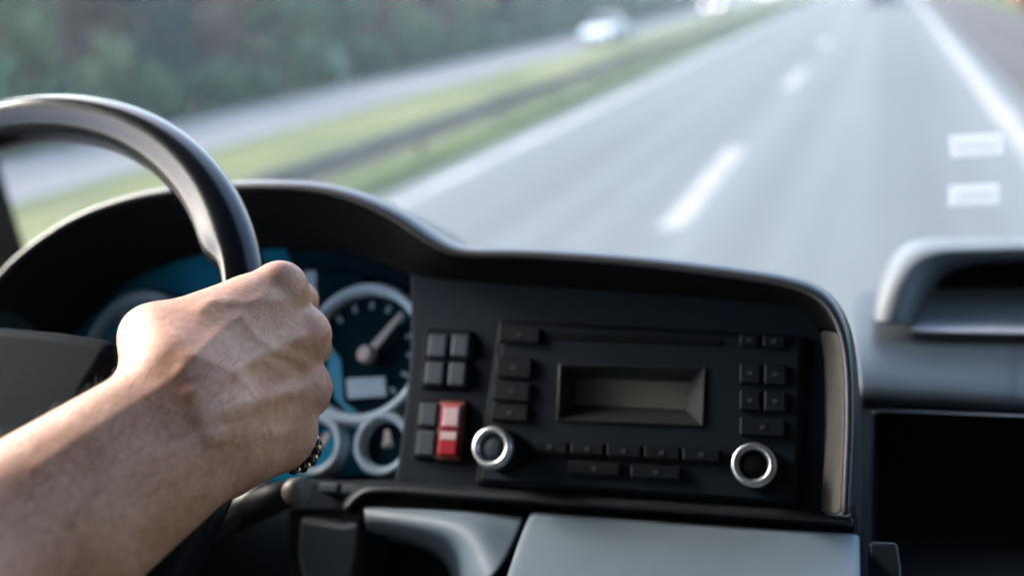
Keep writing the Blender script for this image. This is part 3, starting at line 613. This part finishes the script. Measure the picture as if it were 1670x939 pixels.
# ================================================================== STEERING WHEEL
WC = CAM + np.array([-.51463, .35551, -.17903]); tilt, yaw, RW, rr = .78387, .06492, .205, .01572
wn = np.array([math.sin(yaw) * math.cos(tilt), -math.cos(yaw) * math.cos(tilt), math.sin(tilt)])
wa = np.array([math.cos(yaw), math.sin(yaw), 0]); wb = np.cross(wn, wa); wb = wb if wb[2] > 0 else -wb
sw = thing('steering_wheel', WC, 'black leather steering wheel gripped by the driver', 'steering wheel')
NS, NT = 24, 200; vs = []
for i in range(NT):
    th = 2 * PI * i / NT; dg = (math.degrees(th) + 180) % 360 - 180; rd = math.cos(th) * wa + math.sin(th) * wb
    g = 1 / (1 + math.exp((dg - 26.8) / 1.0)) * (1 / (1 + math.exp((-24 - dg) / 4)))      # thinner by the spoke, below the thumb rest
    for k in range(NS):
        ph = 2 * PI * k / NS; c, s = math.cos(ph), math.sin(ph)
        r = rr * (1 + .05 * math.exp(-((dg - 30) / 7) ** 2) * (c < 0) * abs(c))
        off = -c * r * .70 * g if c < 0 else 0
        r2 = r * (1 - .075 * math.exp(-((ph - PI * .60) / .28) ** 2))                         # shallow moulded groove on the driver's side
        vs.append(WC + rd * (RW + c * r2 + off * 0.9) + wn * s * r2)
fs = [(i * NS + k, i * NS + (k + 1) % NS, ((i + 1) % NT) * NS + (k + 1) % NS, ((i + 1) % NT) * NS + k) for i in range(NT) for k in range(NS)]
mesh('rim', vs, fs, 'leather', sw, smooth=True, subsurf=1)
def onw(x, y, off=0.0):
    r = ray(x, y); t = ((WC + wn * off - CAM) @ wn) / (r @ wn); return CAM + r * t
def wheel_plate(name, poly, off, th, mat, bevel):
    b = MB(); b.prism([onw(x, y, off) for x, y in poly], -wn * th); return b.build(name, mat, sw, bevel=bevel, bseg=4)
wheel_plate('airbag_pad', [(-420, 560), (-200, 530), (-60, 526), (0, 527), (90, 535), (160, 545), (184, 552), (180, 575), (140, 640), (80, 760), (0, 900), (-150, 1000), (-350, 980), (-520, 800)], .012, .045, 'pad', .010)
for a in (4, 176, 250, 290):
    th = math.radians(a); rd = math.cos(th) * wa + math.sin(th) * wb; tg = np.cross(wn, rd)
    b = MB(); p = [WC + rd * q - wn * z for q, z in ((.07, .02), (.13, .016), (.17, .006), (RW - .004, 0))]
    for i, w in enumerate((.026, .020, .016, .013)): pass
    vs2 = []
    for pp, w, h in zip(p, (.026, .020, .016, .012), (.012, .010, .008, .007)): vs2 += [pp - tg * w - wn * h, pp + tg * w - wn * h, pp + tg * w + wn * h, pp - tg * w + wn * h]
    b.add(vs2, [(0, 1, 2, 3), (12, 13, 14, 15)] + [(4 * i + k, 4 * i + (k + 1) % 4, 4 * i + 4 + (k + 1) % 4, 4 * i + 4 + k) for i in range(3) for k in range(4)])
    b.build('spoke', 'plastic_black', sw, bevel=.004, subsurf=1)
colm = thing('steering_column', WC - wn * .2, 'black steering column shroud below the wheel', 'steering column')
b = MB(); b.lathe(WC - wn * .035, -wn, [(.052, 0), (.060, .03), (.066, .10), (.070, .30)], 40); b.build('column_shroud', 'plastic_black', colm, smooth=True)
stk = thing('control_stalk', px(330, 850, .60), 'black column stalk with round olive end cap under the hand', 'control stalk')
b = MB(); b.tube([px(150, 900, .66), px(300, 868, .63), px(380, 838, .60), px(440, 815, .575), px(478, 802, .560)], [.012, .011, .011, .0095, .0075], 18); b.build('stalk_arm', 'plastic_black', stk, smooth=True)
dv = px(487, 800, .552) - px(440, 815, .575); dv /= np.linalg.norm(dv)
b = MB(); b.lathe(px(478, 802, .560), dv, [(.0072, -.002), (.0078, .002), (.0074, .008), (.005, .0105), (0, .0112)], 24); b.build('end_cap', 'olive', stk, smooth=True)
b = MB(); b.tube([px(340, 862, .60), px(400, 826, .585), px(440, 796, .577)], [.008, .0085, .006], 14); b.build('stalk_grip', 'plastic', stk, smooth=True)

# ================================================================== DRIVER'S ARM AND HAND (one continuous skin from a distance field)
VOX = .0013
def sm(a, b, k):
    h = np.clip(.5 + .5 * (b - a) / k, 0, 1); return b * (1 - h) + a * h - k * h * (1 - h)
def cone(P, a, ra, b, rb):
    ba = b - a; t = np.clip(((P - a) @ ba) / (ba @ ba), 0, 1); return np.linalg.norm(P - a - t[:, None] * ba, axis=1) - (ra + (rb - ra) * t)
def chain(P, pts, k):
    d = None
    for (a, ra), (b, rb) in zip(pts[:-1], pts[1:]):
        e = cone(P, a, ra, b, rb); d = e if d is None else sm(d, e, k)
    return d
def J(x, y, d, r): return (px(x, y, d), r)
WR = J(292, 668, .432, .0265)
W2 = J(345, 735, .438, .022)                        # ulnar side of the wrist
WE = px(292, 668, .432)
camv = lambda *c: CAM + R @ np.array(c)
EL = (camv(-.274, .166, .262), .043)
SHD = (camv(-.42, .10, .02), .052)
I1, M1, R1, K1 = J(457, 472, .487, .0128), J(496, 546, .494, .0125), J(498, 633, .494, .0120), J(474, 704, .486, .0112)
def arm_sdf(P):
    d = cone(P, WR[0], .0265, EL[0], .043)
    w2 = px(346, 730, .440); e2 = EL[0] + (w2 - WR[0]) * .5
    d = sm(d, cone(P, w2, .020, e2, .038), .03)
    d = sm(d, cone(P, EL[0], .043, SHD[0], .053), .03)
    mid = EL[0] + (WR[0] - EL[0]) * .35
    d = sm(d, np.linalg.norm(P - mid - np.array([0, 0, .004]), axis=1) - .045, .04)
    # metacarpals
    for (bx, by, bd), tip, k in (((285, 600, .436), I1, .016), ((305, 640, .434), M1, .016), ((325, 680, .436), R1, .016), ((345, 715, .442), K1, .016)):
        d = sm(d, cone(P, px(bx, by, bd), .0165, tip[0], tip[1]), k)
    # palm mass and heel of the hand (hypothenar), web to the thumb
    d = sm(d, cone(P, px(365, 735, .456), .0200, px(450, 728, .484), .0130), .014)
    d = sm(d, cone(P, px(350, 560, .462), .0120, px(420, 600, .484), .0120), .016)
    d = sm(d, cone(P, px(268, 552, .455), .0150, px(385, 494, .481), .0092), .018)
    # thumb
    d = sm(d, chain(P, [J(272, 622, .440, .0180), J(249, 550, .462, .0136), J(322, 556, .498, .0108), J(366, 520, .527, .0085)], .008), .010)
    # fingers wrapping round the rim
    for ch in ([I1, J(487, 490, .520, .0092), J(440, 500, .546, .0085), J(396, 500, .545, .0074)],
               [M1, J(508, 566, .530, .0095), J(448, 572, .556, .0088), J(398, 570, .551, .0076)],
               [R1, J(506, 648, .530, .0092), J(444, 652, .554, .0085), J(396, 646, .549, .0074)],
               [K1, J(483, 740, .516, .0082), J(436, 736, .540, .0075), J(396, 722, .538, .0064)]):
        d = sm(d, chain(P, ch, .006), .0045)
    # knuckle heads
    for (j, (dx, dy, dd), r) in ((I1, (4, -8, -.004), .0095), (M1, (6, -3, -.004), .0095), (R1, (8, -1, -.003), .0090), (K1, (6, 2, -.002), .0080)):
        q = CAM + (j[0] - CAM) + R @ np.array([dx * .0003, dy * .0003, dd]); d = sm(d, np.linalg.norm(P - q, axis=1) - r, .006)
    # wrist bone
    d = sm(d, np.linalg.norm(P - px(305, 690, .418), axis=1) - .012, .016)
    return d
TEND = [([(300, 600, .424), (360, 545, .446), (440, 480, .474)], .0030, .0016), ([(315, 640, .419), (400, 590, .447), (490, 548, .482)], .0032, .0018), ([(330, 680, .419), (410, 655, .451), (494, 634, .482)], .0030, .0016), ([(345, 712, .426), (410, 710, .455), (470, 705, .475)], .0026, .0012)]
VEIN = [([(330, 500, .455), (352, 488, .459), (385, 492, .463), (430, 488, .470), (462, 492, .476)], .0016), ([(395, 520, .455), (418, 545, .460), (448, 570, .468), (470, 578, .474), (500, 592, .482)], .0017), ([(300, 575, .434), (350, 590, .441), (400, 622, .452), (420, 660, .456)], .0015), ([(440, 590, .466), (470, 612, .474), (480, 640, .480)], .0013),
        ([(60, 760, .36), (150, 700, .382), (230, 650, .405), (290, 610, .428)], .0011), ([(120, 850, .36), (210, 770, .385), (280, 730, .405)], .0020)]
def segd(P, pts):                        # distance across the view, so a ridge follows the surface whatever its depth
    d = np.full(len(P), 9.); Q = P - CAM; Z = Q @ (R.T @ np.array([0, 0, 1.]) if False else R[:, 2]); XY = np.stack([Q @ R[:, 0] / Z * FPX + CX, Q @ R[:, 1] / Z * FPX + CY], 1)
    for a, b in zip(pts[:-1], pts[1:]):
        a2, b2 = np.array(a[:2], float), np.array(b[:2], float); ba = b2 - a2; t = np.clip(((XY - a2) @ ba) / (ba @ ba), 0, 1)
        e = np.linalg.norm(XY - a2 - t[:, None] * ba, axis=1) * Z / FPX; dz = Z - (a[2] + (b[2] - a[2]) * t)
        e = np.where(np.abs(dz) < .025, e, 9.); d = np.minimum(d, e)
    return d
def full_sdf(P):
    d = arm_sdf(P)
    for pts, w, h in TEND: d = d - h * np.exp(-(segd(P, crom(pts, 9)) / (w * 1.3)) ** 2)
    for pts, h in VEIN: d = d - h * .42 * np.exp(-(segd(P, crom(pts, 13)) / .0024) ** 2)
    return d
def surface_net(fn, lo, hi, vox):
    n = np.ceil((hi - lo) / vox).astype(int) // 8 * 8 + 9
    nc = (n - 1) // 8 + 1
    g = np.stack(np.meshgrid(*[np.arange(k) for k in nc], indexing='ij'), -1).reshape(-1, 3)
    dc = arm_sdf(lo + g * vox * 8)
    cells = g[np.abs(dc) < vox * 8 * 1.5 + .004]
    F = np.full(tuple(n), np.nan, np.float32)
    o = np.stack(np.meshgrid(*[np.arange(-4, 5)] * 3, indexing='ij'), -1).reshape(-1, 3)
    mask = np.zeros(tuple(n), bool)
    for c in cells:
        l = np.maximum(c * 8 - 4, 0); h = np.minimum(c * 8 + 5, n); mask[l[0]:h[0], l[1]:h[1], l[2]:h[2]] = True
    idx = np.argwhere(mask); out = np.empty(len(idx), np.float32)
    for s in range(0, len(idx), 150000): out[s:s + 150000] = fn(lo + idx[s:s + 150000] * vox)
    F[mask] = out
    cube = [F[i:n[0] - 1 + i, j:n[1] - 1 + j, k:n[2] - 1 + k] for i in (0, 1) for j in (0, 1) for k in (0, 1)]
    neg = sum((c < 0).astype(np.int8) for c in cube); ok = ~np.isnan(sum(cube))
    act = ok & (neg > 0) & (neg < 8); ai = np.argwhere(act); vid = np.full(act.shape, -1, np.int32); vid[act] = np.arange(len(ai))
    cv = np.stack([c[act] for c in cube], 1); offs = np.array([(i, j, k) for i in (0, 1) for j in (0, 1) for k in (0, 1)], float)
    acc = np.zeros((len(ai), 3)); cnt = np.zeros(len(ai))
    for a in range(8):
        for b_ in range(a + 1, 8):
            if np.abs(offs[a] - offs[b_]).sum() == 1:
                va, vb = cv[:, a], cv[:, b_]; s = (va < 0) != (vb < 0); t = np.where(s, va / np.where(s, va - vb, 1), 0)
                acc += np.where(s[:, None], offs[a] + t[:, None] * (offs[b_] - offs[a]), 0); cnt += s
    verts = lo + (ai + acc / cnt[:, None]) * vox
    faces = []
    for ax in range(3):
        u, v = (ax + 1) % 3, (ax + 2) % 3
        A = F; sl0 = [slice(None)] * 3; sl1 = [slice(None)] * 3; sl0[ax] = slice(0, -1); sl1[ax] = slice(1, None)
        f0, f1 = A[tuple(sl0)], A[tuple(sl1)]; s = ((f0 < 0) != (f1 < 0)) & ~np.isnan(f0) & ~np.isnan(f1); e = np.argwhere(s); fl = f0[s] < 0
        keep = (e[:, u] > 0) & (e[:, v] > 0) & (e[:, u] < vid.shape[u]) & (e[:, v] < vid.shape[v]); e, fl = e[keep], fl[keep]
        q = []
        for du, dv_ in ((0, 0), (-1, 0), (-1, -1), (0, -1)):
            w = e.copy(); w[:, u] += du; w[:, v] += dv_; q.append(vid[w[:, 0], w[:, 1], w[:, 2]])
        q = np.stack(q, 1); q = q[(q >= 0).all(1)] if True else q
        faces.append(q)
    return verts, np.vstack(faces)
ends = np.array([WR[0], EL[0], SHD[0], I1[0], M1[0], R1[0], K1[0], px(352, 480, .528), px(396, 570, .56)])
sv, sf = surface_net(full_sdf, ends.min(0) - .07, ends.max(0) + .07, VOX)

skin = bpy.data.materials.new('skin'); skin.use_nodes = True; t = skin.node_tree; bs = t.nodes['Principled BSDF']
tc = t.nodes.new('ShaderNodeTexCoord')
def nz(scale, det, st=None):
    n = t.nodes.new('ShaderNodeTexNoise'); n.inputs['Scale'].default_value = scale; n.inputs['Detail'].default_value = det
    if st:
        mp = t.nodes.new('ShaderNodeMapping'); mp.inputs['Scale'].default_value = st[0]; mp.inputs['Rotation'].default_value = st[1]; t.links.new(tc.outputs['Object'], mp.inputs[0]); t.links.new(mp.outputs[0], n.inputs['Vector'])
    else: t.links.new(tc.outputs['Object'], n.inputs['Vector'])
    return n.outputs['Fac']
cr = t.nodes.new('ShaderNodeValToRGB'); e = cr.color_ramp.elements; e[0].position, e[1].position = .30, .72
e[0].color, e[1].color = (.37, .145, .072, 1), (.66, .385, .265, 1); k = e.new(.5); k.color = (.53, .25, .140, 1)
mixn = t.nodes.new('ShaderNodeMath'); mixn.operation = 'ADD'
m1 = t.nodes.new('ShaderNodeMath'); m1.operation = 'MULTIPLY'; m1.inputs[1].default_value = .65; t.links.new(nz(38, 4), m1.inputs[0])
m2 = t.nodes.new('ShaderNodeMath'); m2.operation = 'MULTIPLY'; m2.inputs[1].default_value = .35; t.links.new(nz(260, 4), m2.inputs[0])
t.links.new(m1.outputs[0], mixn.inputs[0]); t.links.new(m2.outputs[0], mixn.inputs[1]); t.links.new(mixn.outputs[0], cr.inputs[0]); t.links.new(cr.outputs[0], bs.inputs['Base Color'])
bs.inputs['Roughness'].default_value = .46; bs.inputs['Specular IOR Level'].default_value = .5
bs.inputs['Subsurface Weight'].default_value = .25; bs.inputs['Subsurface Radius'].default_value = (1.0, .35, .18); bs.inputs['Subsurface Scale'].default_value = .004
vo = t.nodes.new('ShaderNodeTexVoronoi'); vo.feature = 'DISTANCE_TO_EDGE'; vo.inputs['Scale'].default_value = 900; t.links.new(tc.outputs['Object'], vo.inputs['Vector'])
hm = t.nodes.new('ShaderNodeMath'); hm.operation = 'ADD'; hv = t.nodes.new('ShaderNodeMath'); hv.operation = 'MULTIPLY'; hv.inputs[1].default_value = .8; t.links.new(vo.outputs['Distance'], hv.inputs[0])
hs = t.nodes.new('ShaderNodeMath'); hs.operation = 'MULTIPLY'; hs.inputs[1].default_value = .9; t.links.new(nz(420, 4, ((.25, 1.2, 1.2), (.2, .5, .6))), hs.inputs[0])
t.links.new(hv.outputs[0], hm.inputs[0]); t.links.new(hs.outputs[0], hm.inputs[1])
bp = t.nodes.new('ShaderNodeBump'); bp.inputs['Strength'].default_value = .5; bp.inputs['Distance'].default_value = .0008; t.links.new(hm.outputs[0], bp.inputs['Height']); t.links.new(bp.outputs[0], bs.inputs['Normal'])
person = mesh('person', sv, sf, skin, smooth=True)
sm_ = person.modifiers.new('smooth', 'CORRECTIVE_SMOOTH') if False else person.modifiers.new('smooth', 'SMOOTH'); sm_.factor = .4; sm_.iterations = 2
tag(person, "driver's bare tanned right forearm and hand gripping the wheel rim", 'person')
# fine dark hair on the forearm and the back of the hand
hb_ = MB(); hr = np.random.default_rng(3); WRp, ELp = WR[0], EL[0]; fa = ELp - WRp; faL = np.linalg.norm(fa); fa /= faL
sv_n = np.empty(len(person.data.vertices) * 3); person.data.vertices.foreach_get('normal', sv_n); sv_n = sv_n.reshape(-1, 3)
tt = (sv - WRp) @ fa; okv = np.where((tt > -.02) & (tt < faL * .95) & (sv_n @ (R @ np.array([0, -.5, -.6])) > .05))[0]
for i in hr.choice(okv, 1500, replace=False):
    n_ = sv_n[i]; d_ = -fa + n_ * hr.uniform(.25, .7) + hr.normal(size=3) * .3 + np.array([0, 0, .25]); d_ /= np.linalg.norm(d_); L_ = hr.uniform(.005, .011)
    sd = np.cross(d_, n_); sd /= np.linalg.norm(sd) + 1e-9; p0 = sv[i]; p1 = p0 + d_ * L_ * .55; p2 = p0 + (d_ - n_ * .35) * L_; w0 = .00005
    hb_.add([p0 - sd * w0, p0 + sd * w0, p1 + sd * w0 * .8, p1 - sd * w0 * .8, p2], [(0, 1, 2, 3), (3, 2, 4)])
M['hair'] = node_mat('dark_brown_hair', (0.035, 0.02, 0.012), .5, noise=(100, .3))
hair = hb_.build('arm_hair', 'hair', person); hair['kind'] = 'stuff'
# short sleeve round the upper arm
ax = SHD[0] - EL[0]; L = np.linalg.norm(ax); axn = ax / L
b = MB(); b.lathe(EL[0] + axn * L * .55, axn, [(.056, -.002), (.062, 0), (.066, L * .2), (.072, L * .45), (.075, L * .62), (.04, L * .70), (0, L * .72)], 40, ref=np.array([0, 0, 1.])); b.build('shirt_sleeve', 'shirt', person, smooth=True)
# braided ring on the little finger
ra, rb_ = K1[0], px(483, 740, .516); rx_ = (rb_ - ra) / np.linalg.norm(rb_ - ra); rc = ra + (rb_ - ra) * .72
u_ = np.cross(rx_, np.array([0, 0, 1.])); u_ /= np.linalg.norm(u_); w_ = np.cross(rx_, u_)
b = MB(); N = 14
for k in range(N):
    a = 2 * PI * k / N; c = rc + (math.cos(a) * u_ + math.sin(a) * w_) * .0114
    b.cur = 0; b.ball(c, .0028, 12)
    a2 = a + PI / N; c2 = rc + (math.cos(a2) * u_ + math.sin(a2) * w_) * .0122
    b.cur = 1; b.ball(c2 - rx_ * .0011, .0017, 8)
ring = b.build('ring', ['black_bead', 'gold'], None, smooth=True)
tag(ring, 'black and gold beaded ring on the little finger', 'ring')

# ================================================================== HAZE
hb = MB(); hb.box((0, 600, 9.0), (920, 915, 10.5))
haze = hb.build('haze', 'plastic', None); haze.data.materials.clear(); haze['kind'] = 'stuff'
hm_ = bpy.data.materials.new('pale_air'); hm_.use_nodes = True; ht = hm_.node_tree; ht.nodes.remove(ht.nodes['Principled BSDF'])
pv = ht.nodes.new('ShaderNodeVolumePrincipled'); pv.inputs['Color'].default_value = (.80, .92, 1, 1); pv.inputs['Density'].default_value = .0012; pv.inputs['Anisotropy'].default_value = .2
ht.links.new(pv.outputs[0], ht.nodes['Material Output'].inputs['Volume']); haze.data.materials.append(hm_)
